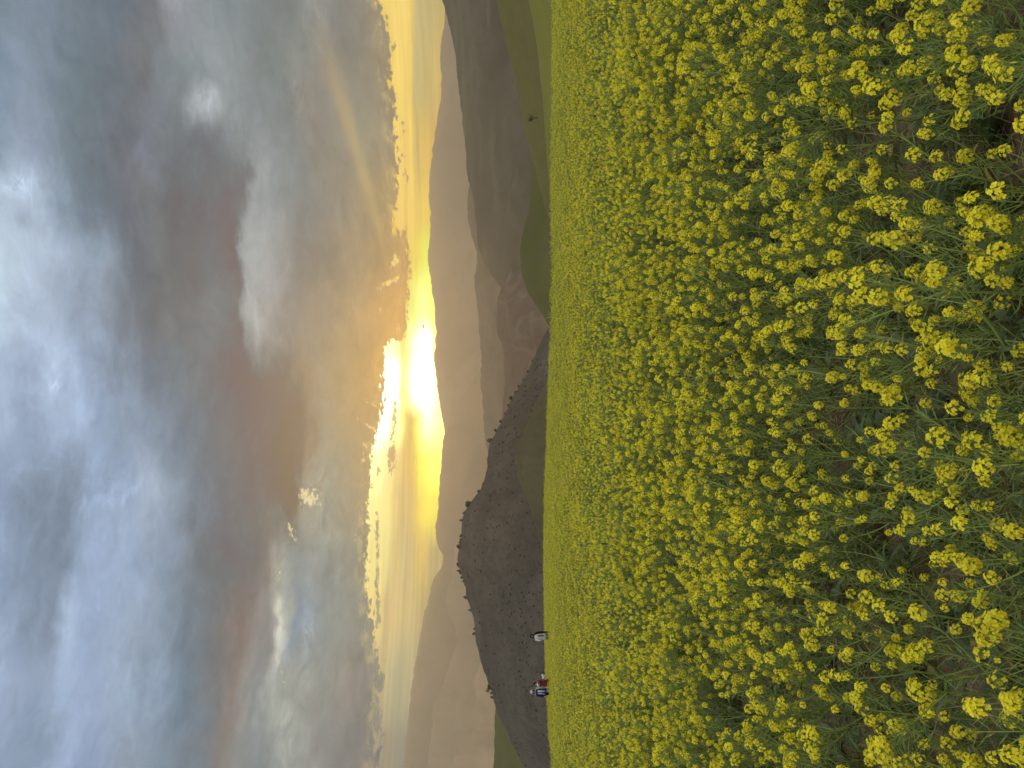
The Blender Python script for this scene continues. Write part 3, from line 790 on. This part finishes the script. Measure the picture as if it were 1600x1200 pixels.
# low leaves close to the soil, straw and clods
def tuft():
    mb = MB()
    for k in range(random.randint(3, 6)):
        a = rnd(0, 6.28); mb.add(random.choice(LEAVES1), leaf_m(Vector((rnd(-.03, .03), rnd(-.03, .03), 0.01)), Vector((cos(a), sin(a), rnd(.3, 1.0))), rnd(.09, .19)), rnd(-.2, .2))
    return mb.mesh('ground_leaves_mesh', PM)
m, o = material('dry_straw')
STRAW = finish(m, o, principled(mix(attr('tint'), (0.22, 0.15, 0.09), (0.46, 0.37, 0.24)), 0.8, 0.2))
def straw():
    mb = MB()
    for k in range(9):
        a = rnd(0, 6.28); c = Vector((rnd(-.12, .12), rnd(-.12, .12), rnd(.006, .02))); d = Vector((cos(a), sin(a), rnd(-.1, .25))); L = rnd(.02, .09)
        mb.tube([c - d * L, c + Vector((rnd(-.01, .01), rnd(-.01, .01), .004)), c + d * L], rnd(.0008, .0018), 3, 0, rnd(0, 1))
    return mb.mesh('straw_mesh', [STRAW])
m, o = material('soil_clod')
n2 = fbm(obj_coord(), 60, 5, .6)
CLOD = finish(m, o, principled(mix(n2, (0.14, 0.092, 0.060), (0.29, 0.20, 0.14)), .95, .1, n2, .8, .004))
def clod(seed):
    import bmesh
    bm = bmesh.new(); bmesh.ops.create_icosphere(bm, subdivisions=2, radius=1)
    for v in bm.verts:
        n = mnoise.noise(v.co * 1.4 + Vector((seed * 3.1, 0, 0))) * .5 + mnoise.noise(v.co * 3.5 + Vector((0, seed * 1.7, 0))) * .25
        v.co *= (1 + n); v.co.z *= .65
    me = bpy.data.meshes.new('clod_mesh'); bm.to_mesh(me); bm.free(); me.materials.append(CLOD); return me
def ground_scatter(name, meshes, n, y1, smin, smax, zoff=0.0):
    y = rng.uniform(1.6, y1, n * 2); x = rng.uniform(-1, 1, n * 2) * (y * .62 + .8)
    keep = rng.random(n * 2) < (y * .62 + .8) / (y1 * .62 + .8)
    x, y = x[keep][:n], y[keep][:n]; q = len(x)
    z = field_z(x, y) + fnoise(x, y, 4.0, 3.0, 4) * .022 * (y < 10) + zoff
    instancer(name, meshes, np.c_[x, y, z], rng.uniform(0, 6.28, q), smin * (smax / smin) ** (rng.random(q) ** 2.2), rng.integers(0, len(meshes), q), tilt=rng.normal(0, .15, (q, 2)))
ground_scatter('ground_leaves', [tuft() for _ in range(7)], 4200, 14, .5, 1.15)
def sprig():
    """a sprig of thin green stalks and small narrow leaves growing between the taller plants"""
    mb = MB()
    for k in range(random.randint(7, 12)):
        a = rnd(0, 6.28); b0 = Vector((rnd(-.06, .06), rnd(-.06, .06), 0)); d = Vector((cos(a) * rnd(.1, .6), sin(a) * rnd(.1, .6), 1)).normalized(); L = rnd(.14, .36)
        pts = [b0, b0 + d * L * .5 + Vector((0, 0, .01)), b0 + d * L + Vector((cos(a), sin(a), 0)) * L * .15]
        mb.tube(pts, [.0018, .0015, .0010], 3, 0, rnd(.1, .9))
        for q in range(random.randint(3, 6)):
            p = pts[0].lerp(pts[2], rnd(.2, 1)); az = rnd(0, 6.28)
            if random.random() < .55: mb.add(random.choice(LEAVES0), leaf_m(p, Vector((cos(az), sin(az), rnd(.2, 1.2))), rnd(.035, .085)), rnd(-.3, .3))
            else: mb.tube([p, p + Vector((cos(az), sin(az), rnd(.4, 1.3))).normalized() * rnd(.03, .07)], .0009, 3, 0, rnd(.3, 1))
    return mb.mesh('undergrowth_mesh', PM)
ground_scatter('undergrowth', [sprig() for _ in range(8)], 9500, 17, .6, 1.35)
ground_scatter('straw_litter', [straw() for _ in range(6)], 2600, 9, .7, 1.5, .004)
ground_scatter('soil_clods', [clod(i) for i in range(7)], 6000, 8, .005, .045, .0)
#@@THINGS
# ------------------------------------------------------------------ shrubs and trees
m, o = material('shrub_leaf')
SHRUB = finish(m, o, principled(mix(attr('tint'), (0.022, 0.030, 0.012), (0.060, 0.066, 0.026)), 0.8, 0.1))
m, o = material('dark_bark')
BARK = finish(m, o, principled(mix(fbm(obj_coord(), 12, 4, .6), (0.030, 0.024, 0.018), (0.075, 0.060, 0.045)), 0.9, 0.1))
def crown_mb(seed, n=260, leaf=.16, rx=1.0, rz=.8, lobes=6):
    """foliage made of leaf clumps spread through several lobes, with gaps between them"""
    random.seed(seed); mb = MB()
    L = [(Vector((rnd(-.55, .55) * rx, rnd(-.55, .55) * rx, rnd(.35, 1.25) * rz)), rnd(.32, .6)) for _ in range(lobes)]
    for i in range(n):
        c, r0 = random.choice(L)
        d = Vector((random.gauss(0, 1), random.gauss(0, 1), random.gauss(0, 1))).normalized()
        p = c + d * r0 * rnd(.45, 1.05); fm = Matrix.Translation(p) @ frame(d + Vector((rnd(-.7, .7), rnd(-.7, .7), rnd(-.4, .7))), rnd(0, 6))
        q = leaf * rnd(.6, 1.3); t = rnd(0, 1)
        mb.face([fm @ Vector(v) for v in ((q, 0, 0), (q * .3, q * .6, q * .1), (-q * .8, q * .35, 0), (-q * .6, -q * .5, 0), (q * .3, -q * .65, q * .1))], 0, t)
    return mb
crowns = [crown_mb(700 + i, 260, .17, 1.0, .8 + .15 * (i % 3), 4 + i % 4).mesh('crown', [SHRUB]) for i in range(6)]
def trunk_mb(seed):
    random.seed(seed); mb = MB()
    mb.tube([Vector((0, 0, -.5)), Vector((.02, 0, .2)), Vector((rnd(-.1, .1), rnd(-.1, .1), .7))], [.10, .08, .04], 6)
    for k in range(5):
        a = rnd(0, 6.28); b = Vector((cos(a) * .35, sin(a) * .35, rnd(.7, 1.1)))
        mb.tube([Vector((.02, 0, .2 + k * .06)), b * .6 + Vector((0, 0, .05)), b], [.05, .03, .015], 4)
    return mb
trunks = [trunk_mb(720 + i).mesh('trunk', [BARK]) for i in range(3)]
def crest_point(name, y):
    P, s, rows = HF[name]; d = ray(800, y); k = int(np.argmin(np.abs(s - d.x / d.y))); return P[rows - 1, k]
def front_point(name, x, y):
    P, s, rows = HF[name]; d = ray(x, y); k = int(np.argmin(np.abs(s - d.x / d.y))); tz = d.z / d.y
    q = P[:rows, k]; e = np.abs((q[:, 2] - EYE) / q[:, 1] - tz); return q[int(np.argmin(e))]
GS = 'small shrubs along the skyline of the dark hill'
sk = [(787, 11, 'round dark shrub alone on the skyline, largest on the dark hill', 0), (855, 8, 'wide low shrub beside the summit of the dark hill', 1), (685, 9, 'dark shrub on the low shoulder of the dark hill, in front of the hazy valley', 2),
      (623, 7, 'dark shrub lowest but one on the falling skyline towards the valley', 3), (603, 5, 'dark shrub lowest on the falling skyline towards the valley', 4),
      (1076, 8, 'tallest dark shrub on the far left end of the skyline behind the couple of walkers', 5), (934, 6, 'single shrub standing out on the skyline between summit and first walker', 1),
      (768, 5, None, 0), (802, 4, None, 1), (815, 4, None, 2), (838, 5, None, 3), (843, 5, None, 4), (848, 4, None, 5), (882, 5, None, 0), (886, 3, None, 1), (893, 4, None, 2), (897, 4, None, 3), (903, 5, None, 4),
      (908, 4, None, 5), (915, 3, None, 0), (955, 4, None, 2), (983, 4, None, 3), (990, 5, None, 4), (1073, 5, None, 0), (1084, 4, None, 1), (1091, 5, None, 2), (674, 5, None, 3), (659, 5, None, 4), (646, 3, None, 5),
      (633, 4, None, 0), (612, 4, None, 1), (594, 3, None, 2), (580, 4, None, 3), (563, 3, None, 4)]
for y, px, lab, k in sk:
    p = crest_point('dark_hill', y)
    root = bpy.data.objects.new('shrub', None); COL.objects.link(root)
    sc_ = px / F * p[1] / 1.75 * 1.1
    root.location = (p[0], p[1], p[2] - .25 * sc_); root.scale = (sc_, sc_, sc_ * random.uniform(.85, 1.2)); root.rotation_euler = (0, 0, random.uniform(0, 6.28))
    tag(root, lab or 'small dark shrub in the thin line of shrubs on the skyline of the dark hill', 'shrub', GS)
    link('trunk', trunks[k % 3], root); link('crown', crowns[k], root)

# scrub over the face of the dark hill: too many to count
P_, s_, rows_ = HF['dark_hill']
npt = 15000
rr = rng.random(npt) ** .8 * (rows_ - 2); cc = rng.random(npt) * (P_.shape[1] - 2)
ri, ci_ = rr.astype(int), cc.astype(int); fr, fc = (rr - ri)[:, None], (cc - ci_)[:, None]
Q = P_[ri, ci_] * (1 - fr) * (1 - fc) + P_[ri + 1, ci_] * fr * (1 - fc) + P_[ri, ci_ + 1] * (1 - fr) * fc + P_[ri + 1, ci_ + 1] * fr * fc
dn = fnoise(Q[:, 0], Q[:, 1], 0.013, 21.0, 3); kp = dn > rng.uniform(-.5, .35, npt); Q = Q[kp]
scr = [crown_mb(760 + i, 46, .34, 1.0, .6, 3).mesh('scrub_mesh', [SHRUB]) for i in range(4)]
instancer('scrub', scr, Q - np.array([0, 0, .1]), rng.uniform(0, 6.28, len(Q)), .12 + .62 * rng.random(len(Q)) ** 5.0, rng.integers(0, 4, len(Q)))

# the bare tree on the green slope at the right
def bare_tree(x, y, hpx):
    p = front_point('grassy_slope', x, y); h = hpx / F * p[1]
    root = bpy.data.objects.new('bare_tree', None); COL.objects.link(root); root.location = tuple(p - np.array([0, 0, .1]))
    tag(root, 'small bare forked tree standing alone on the green slope beyond the field', 'tree')
    random.seed(31); tr = MB(); cr = MB()
    tips = []
    for a, l in ((0.5, .9), (3.5, 1.0), (2.1, .8)):
        d = Vector((cos(a) * .75, sin(a) * .5, 1)).normalized()
        q0 = Vector((0, 0, h * .22)); q1 = q0 + d * h * .28 * l; q2 = q1 + (d + ZA * .3).normalized() * h * .25
        tr.tube([q0, q1, q2], [h * .030, h * .022, h * .014], 6); tips += [q1, q2, (q1 + q2) * .5]
    tr.tube([Vector((0, 0, -.2)), Vector((h * .01, 0, h * .12)), Vector((0, 0, h * .24))], [h * .05, h * .038, h * .032], 7)
    def twig(p0, d, L, r, n):
        e = p0 + d * L; cr.tube([p0, (p0 + e) * .5 + Vector((rnd(-.06, .06) * L, rnd(-.06, .06) * L, 0)), e], [r, r * .8, r * .5], 3, 0)
        if n:
            for k in range(4):
                dd = (d + Vector((rnd(-.9, .9), rnd(-.9, .9), rnd(-.2, .7)))).normalized(); twig(p0.lerp(e, rnd(.4, 1)), dd, L * rnd(.5, .75), r * .65, n - 1)
    for t in tips:
        for k in range(3):
            a = rnd(0, 6.28); twig(t, Vector((cos(a) * .8, sin(a) * .8, rnd(.3, 1.2))).normalized(), h * .17, h * .010, 2)
    link('trunk', tr.mesh('trunk', [BARK]), root); link('crown', cr.mesh('crown', [BARK]), root)
bare_tree(840, 183, 17)

# ------------------------------------------------------------------ people
import bmesh
def cloth(name, c, c2=None):
    m, o = material(name); n = fbm(obj_coord(), 9, 4, .6)
    return finish(m, o, principled(mix(n, c, c2 or tuple(v * .75 for v in c)), 0.85, 0.1, n, .3, .01))
SKIN = cloth('skin', (.46, .29, .21)); HAIR = cloth('dark_hair', (.012, .010, .010)); CREAM = cloth('cream_cloth', (.62, .59, .53)); BLACK = cloth('black_cloth', (.012, .012, .014))
GREY = cloth('grey_cloth', (.16, .17, .16)); MAROON = cloth('maroon_cloth', (.16, .035, .030)); NAVY = cloth('navy_cloth', (.020, .024, .060)); PALE = cloth('pale_blue_cloth', (.46, .50, .62)); WHITE = cloth('white_cloth', (.74, .73, .70))
LAV = cloth('lavender_cloth', (.36, .36, .50)); PINK = cloth('pink_cloth', (.55, .38, .34))
def body(root, arms, h=1.65, lean=0.0):
    bm = bmesh.new(); sk_ = bm.verts.layers.skin.verify(); V_ = {}
    def v(k, x, y, z, r, par=None):
        q = bm.verts.new((x + lean * max(0, z - .9), y, z)); q[sk_].radius = (r, r) if not isinstance(r, tuple) else r; V_[k] = q
        if par: bm.edges.new((V_[par], q))
        return q
    v('pelvis', 0, 0, .93, (.135, .10)); V_['pelvis'][sk_].use_root = True
    v('waist', 0, 0, 1.08, (.115, .085), 'pelvis'); v('chest', 0, 0, 1.28, (.14, .10), 'waist'); v('nk0', 0, .005, 1.41, .06, 'chest'); v('neck', 0, 0, 1.47, .045, 'nk0')
    v('jaw', 0, -.015, 1.53, .062, 'neck'); v('head', 0, 0, 1.60, (.078, .092), 'jaw'); v('top', 0, .005, 1.655, .055, 'head'); v('nose', 0, -.105, 1.575, .014, 'head')
    for sx, nm in ((-1, 'l'), (1, 'r')):
        sh_, el, wr = arms[0 if sx < 0 else 1]
        v('s' + nm, sx * .16, 0, 1.385, .055, 'nk0'); v('e' + nm, *el, .040, 's' + nm); v('w' + nm, *wr, .026, 'e' + nm)
        d = (Vector(wr) - Vector(el)).normalized(); p = Vector(wr) + d * .07; v('p' + nm, *p, (.036, .018), 'w' + nm)
        u = d.cross(Vector((0, 1, 0))); u = u.normalized() if u.length > .1 else Vector((1, 0, 0))
        for fi, (off, L) in enumerate(((-.028, .065), (-.010, .078), (.010, .073), (.027, .058))):
            a = p + u * off + d * .02; v('f%d%s' % (fi, nm), *a, .010, 'p' + nm); b = a + d * L * .6 + Vector((0, -.006, 0)); v('g%d%s' % (fi, nm), *b, .009, 'f%d%s' % (fi, nm))
            c_ = b + d * L * .4 + Vector((0, -.018, 0)); v('h%d%s' % (fi, nm), *c_, .007, 'g%d%s' % (fi, nm))
        a = Vector(wr) + d * .03 - u * .035; v('t' + nm, *a, .011, 'w' + nm); b = a + d * .035 - u * .018; v('u' + nm, *b, .009, 't' + nm)
        v('hip' + nm, sx * .085, 0, .88, .085, 'pelvis'); v('kn' + nm, sx * .095, -.01, .49, .056, 'hip' + nm); v('an' + nm, sx * .10, .01, .09, .036, 'kn' + nm); v('to' + nm, sx * .11, -.14, .035, .034, 'an' + nm)
    me = bpy.data.meshes.new('body'); bm.to_mesh(me); bm.free(); me.materials.append(SKIN)
    ob = link('body', me, root); mo = ob.modifiers.new('skin', 'SKIN'); mo.use_smooth_shade = True; sb = ob.modifiers.new('sub', 'SUBSURF'); sb.levels = 1; sb.render_levels = 2
    for sx in (-1, 1):
        e = MB(); c = Vector((sx * .030 + lean * .7, -.088, 1.597))
        for k in range(6):
            a0, a1 = k * pi / 3, (k + 1) * pi / 3
            e.face([c + Vector((0, -.008, 0)), c + Vector((cos(a0) * .010, 0, sin(a0) * .007)), c + Vector((cos(a1) * .010, 0, sin(a1) * .007))])
        link('eye', e.mesh('eye', [BLACK]), root)
    return ob
def loft(name, rings, mat, root, sides=16, wave=0.0):
    """rings: (x, y, z, rx, ry)"""
    mb = MB(); n = len(rings)
    for i, (x, y, z, rx, ry) in enumerate(rings):
        for j in range(sides):
            a = 2 * pi * j / sides; k = 1 + wave * sin(j * 2.6 + i) * (i / n)
            mb.v.append(Vector((x + cos(a) * rx * k, y + sin(a) * ry * k, z)))
    for i in range(n - 1):
        for j in range(sides):
            a = i * sides + j; b = i * sides + (j + 1) % sides
            mb.f.append((a, b, b + sides, a + sides)); mb.m.append(0); mb.t.append(.5)
    mb.f.append(tuple(range(sides))[::-1]); mb.m.append(0); mb.t.append(.5)
    mb.f.append(tuple((n - 1) * sides + j for j in range(sides))); mb.m.append(0); mb.t.append(.5)
    return link(name, mb.mesh(name, [mat], True), root)
def sleeve(name, pts, r, mat, root):
    mb = MB(); mb.tube([Vector(p) for p in pts], r, 10, cap=True); return link(name, mb.mesh(name, [mat], True), root)
def boots(root, mat):
    for sx in (-1, 1):
        mb = MB(); mb.tube([Vector((sx * .095, 0, .34)), Vector((sx * .10, .01, .10)), Vector((sx * .10, .0, .0))], [.062, .055, .06], 10, cap=True)
        mb.tube([Vector((sx * .10, .04, .035)), Vector((sx * .105, -.08, .04)), Vector((sx * .11, -.18, .03))], [.05, .05, .035], 10, cap=True)
        link('boot', mb.mesh('boot', [mat], True), root)
def person(spot, rz, label, hgt=1.0):
    root = bpy.data.objects.new('person', None); COL.objects.link(root)
    z = float(field_z(np.array([spot[0]]), np.array([spot[1]]))[0])
    root.location = (spot[0], spot[1], z); root.rotation_euler = (0, 0, rz); root.scale = (hgt,) * 3
    return tag(root, label, 'person'), z
def fit(spot, headpx):
    """body height that puts the top of the head where the eye sees it"""
    z = float(field_z(np.array([spot[0]]), np.array([spot[1]]))[0])
    return (EYE + (830 - headpx) / F * spot[1] - z) / 1.72
down = [((0, 0, 0), (-.22, .02, 1.12), (-.24, -.05, .88)), ((0, 0, 0), (.22, .02, 1.12), (.24, -.05, .88))]
# the walker on the right, cream coat with a black shawl down one side
q = SPOTS['a']; P1, _ = person(q, 0.25, 'person in a cream coat with black shawl, standing alone at the field edge', fit(q, 828))
body(P1, [((0, 0, 0), (-.25, -.06, 1.15), (-.18, -.22, 1.02)), down[1]])
loft('hair', [(0, .02, 1.42, .085, .05), (0, .02, 1.52, .105, .08), (0, .02, 1.62, .105, .105), (0, .01, 1.69, .075, .08), (0, .01, 1.715, .02, .02)], HAIR, P1)
loft('coat', [(0, 0, .70, .225, .165), (0, 0, .88, .205, .15), (0, 0, 1.02, .165, .125), (0, 0, 1.22, .19, .135), (0, 0, 1.36, .185, .115), (0, 0, 1.43, .085, .07)], CREAM, P1, 20, .05)
loft('vest_panel', [(.03, -.125, .86, .05, .03), (.035, -.12, 1.05, .055, .03), (.03, -.13, 1.25, .05, .03)], GREY, P1)
sleeve('sleeve', [(-.17, 0, 1.38), (-.25, -.06, 1.15), (-.19, -.20, 1.03)], [.07, .06, .05], CREAM, P1)
loft('shawl', [(.25, -.02, .42, .045, .09), (.25, -.02, .7, .05, .10), (.24, -.02, 1.0, .06, .11), (.20, -.01, 1.25, .08, .12), (.12, 0, 1.42, .10, .10), (.06, 0, 1.47, .05, .06)], BLACK, P1)
loft('trousers', [(-.09, 0, .12, .06, .06), (-.09, 0, .80, .085, .085)], BLACK, P1); loft('trousers', [(.09, 0, .12, .06, .06), (.09, 0, .80, .085, .085)], BLACK, P1)
boots(P1, BLACK)
# the shorter one in the maroon dress
q = SPOTS['b']; P2, _ = person(q, -0.15, 'dark-haired person in a maroon dress holding out a small white cloth', fit(q, 833))
body(P2, [((0, 0, 0), (-.24, -.12, 1.14), (-.12, -.28, 1.22)), ((0, 0, 0), (.30, -.10, 1.16), (.44, -.14, 1.02))], lean=-.12)
loft('hair', [(-.07, .04, 1.40, .08, .05), (-.08, .03, 1.52, .108, .08), (-.085, .025, 1.62, .105, .105), (-.09, .01, 1.69, .075, .08), (-.09, .01, 1.715, .02, .02)], HAIR, P2)
loft('dress', [(.02, 0, .28, .33, .26), (.02, 0, .60, .29, .22), (.01, 0, .90, .22, .17), (0, 0, 1.05, .155, .12), (-.03, 0, 1.25, .175, .125), (-.05, 0, 1.38, .16, .10), (-.06, 0, 1.43, .07, .06)], MAROON, P2, 22, .08)
loft('scarf', [(-.13, -.10, 1.28, .05, .03), (-.12, -.11, 1.38, .09, .04), (-.08, -.06, 1.46, .09, .08), (-.07, 0, 1.48, .07, .07)], WHITE, P2)
sleeve('sleeve', [(-.20, 0, 1.37), (-.27, -.12, 1.14), (-.16, -.26, 1.21)], [.065, .06, .05], MAROON, P2); sleeve('sleeve', [(.11, 0, 1.38), (.29, -.10, 1.16), (.42, -.14, 1.04)], [.065, .06, .05], MAROON, P2)
boots(P2, BLACK)
def cloth_bundle(root_loc, rz):
    mb = MB()
    for c, r_ in (((0, 0, 0), .10), ((.10, .0, .07), .085), ((.08, .01, -.09), .075), ((-.06, 0, .05), .06)):
        bm = bmesh.new(); bmesh.ops.create_icosphere(bm, subdivisions=2, radius=r_)
        n0 = len(mb.v)
        for v in bm.verts: mb.v.append(Vector(c) + v.co * (1 + .35 * mnoise.noise(v.co * 18 + Vector(c) * 9)))
        for f in bm.faces: mb.f.append(tuple(n0 + v.index for v in f.verts)); mb.m.append(0); mb.t.append(.5)
        bm.free()
    o_ = link('white_cloth', mb.mesh('white_cloth', [WHITE], True), None, root_loc); o_.rotation_euler.z = rz
    return tag(o_, 'small bunched white cloth held out in the hand of the person in maroon', 'cloth')
hs = fit(q, 833); _, zq = 0, float(field_z(np.array([q[0]]), np.array([q[1]]))[0])
cloth_bundle((q[0] + .50 * hs, q[1] - .20 * hs, zq + 1.0 * hs), 0)
# the one in the navy coat and pale hat
q = SPOTS['c']; P3, _ = person(q, 0.3, 'person in a pale hat and navy coat with pale blue front, leftmost of the walkers', fit(q, 829))
body(P3, down)
loft('hat', [(0, 0, 1.615, .125, .125), (0, 0, 1.635, .12, .12), (0, .0, 1.645, .098, .10), (0, .0, 1.71, .088, .09), (0, 0, 1.735, .05, .05)], CREAM, P3)
loft('hair', [(0, .03, 1.40, .09, .05), (0, .03, 1.52, .10, .07), (0, .02, 1.61, .10, .09)], HAIR, P3)
loft('coat', [(0, 0, .76, .235, .17), (0, 0, .88, .225, .16), (0, 0, 1.02, .19, .135), (0, 0, 1.22, .20, .135), (0, 0, 1.36, .19, .115), (0, 0, 1.43, .085, .07)], NAVY, P3, 20, .05)
loft('front_panel', [(.045, -.135, .80, .05, .035), (.05, -.125, 1.02, .06, .035), (.045, -.13, 1.30, .055, .03)], PALE, P3); loft('front_panel', [(-.10, -.12, .82, .03, .04), (-.09, -.115, 1.02, .035, .04), (-.08, -.12, 1.26, .03, .03)], PALE, P3)
loft('skirt', [(.10, 0, .60, .13, .15), (.08, 0, .75, .15, .15), (0, 0, .9, .17, .13)], LAV, P3, 18, .08)
sleeve('sleeve', [(-.17, 0, 1.38), (-.235, .02, 1.12), (-.25, -.04, .92)], [.07, .06, .055], NAVY, P3); sleeve('sleeve', [(.17, 0, 1.38), (.235, .02, 1.12), (.25, -.04, .92)], [.07, .06, .055], PINK, P3)
loft('trousers', [(-.09, 0, .12, .07, .07), (-.09, 0, .80, .09, .085)], BLACK, P3); loft('trousers', [(.09, 0, .12, .06, .06), (.09, 0, .80, .075, .075)], BLACK, P3)
boots(P3, BLACK)
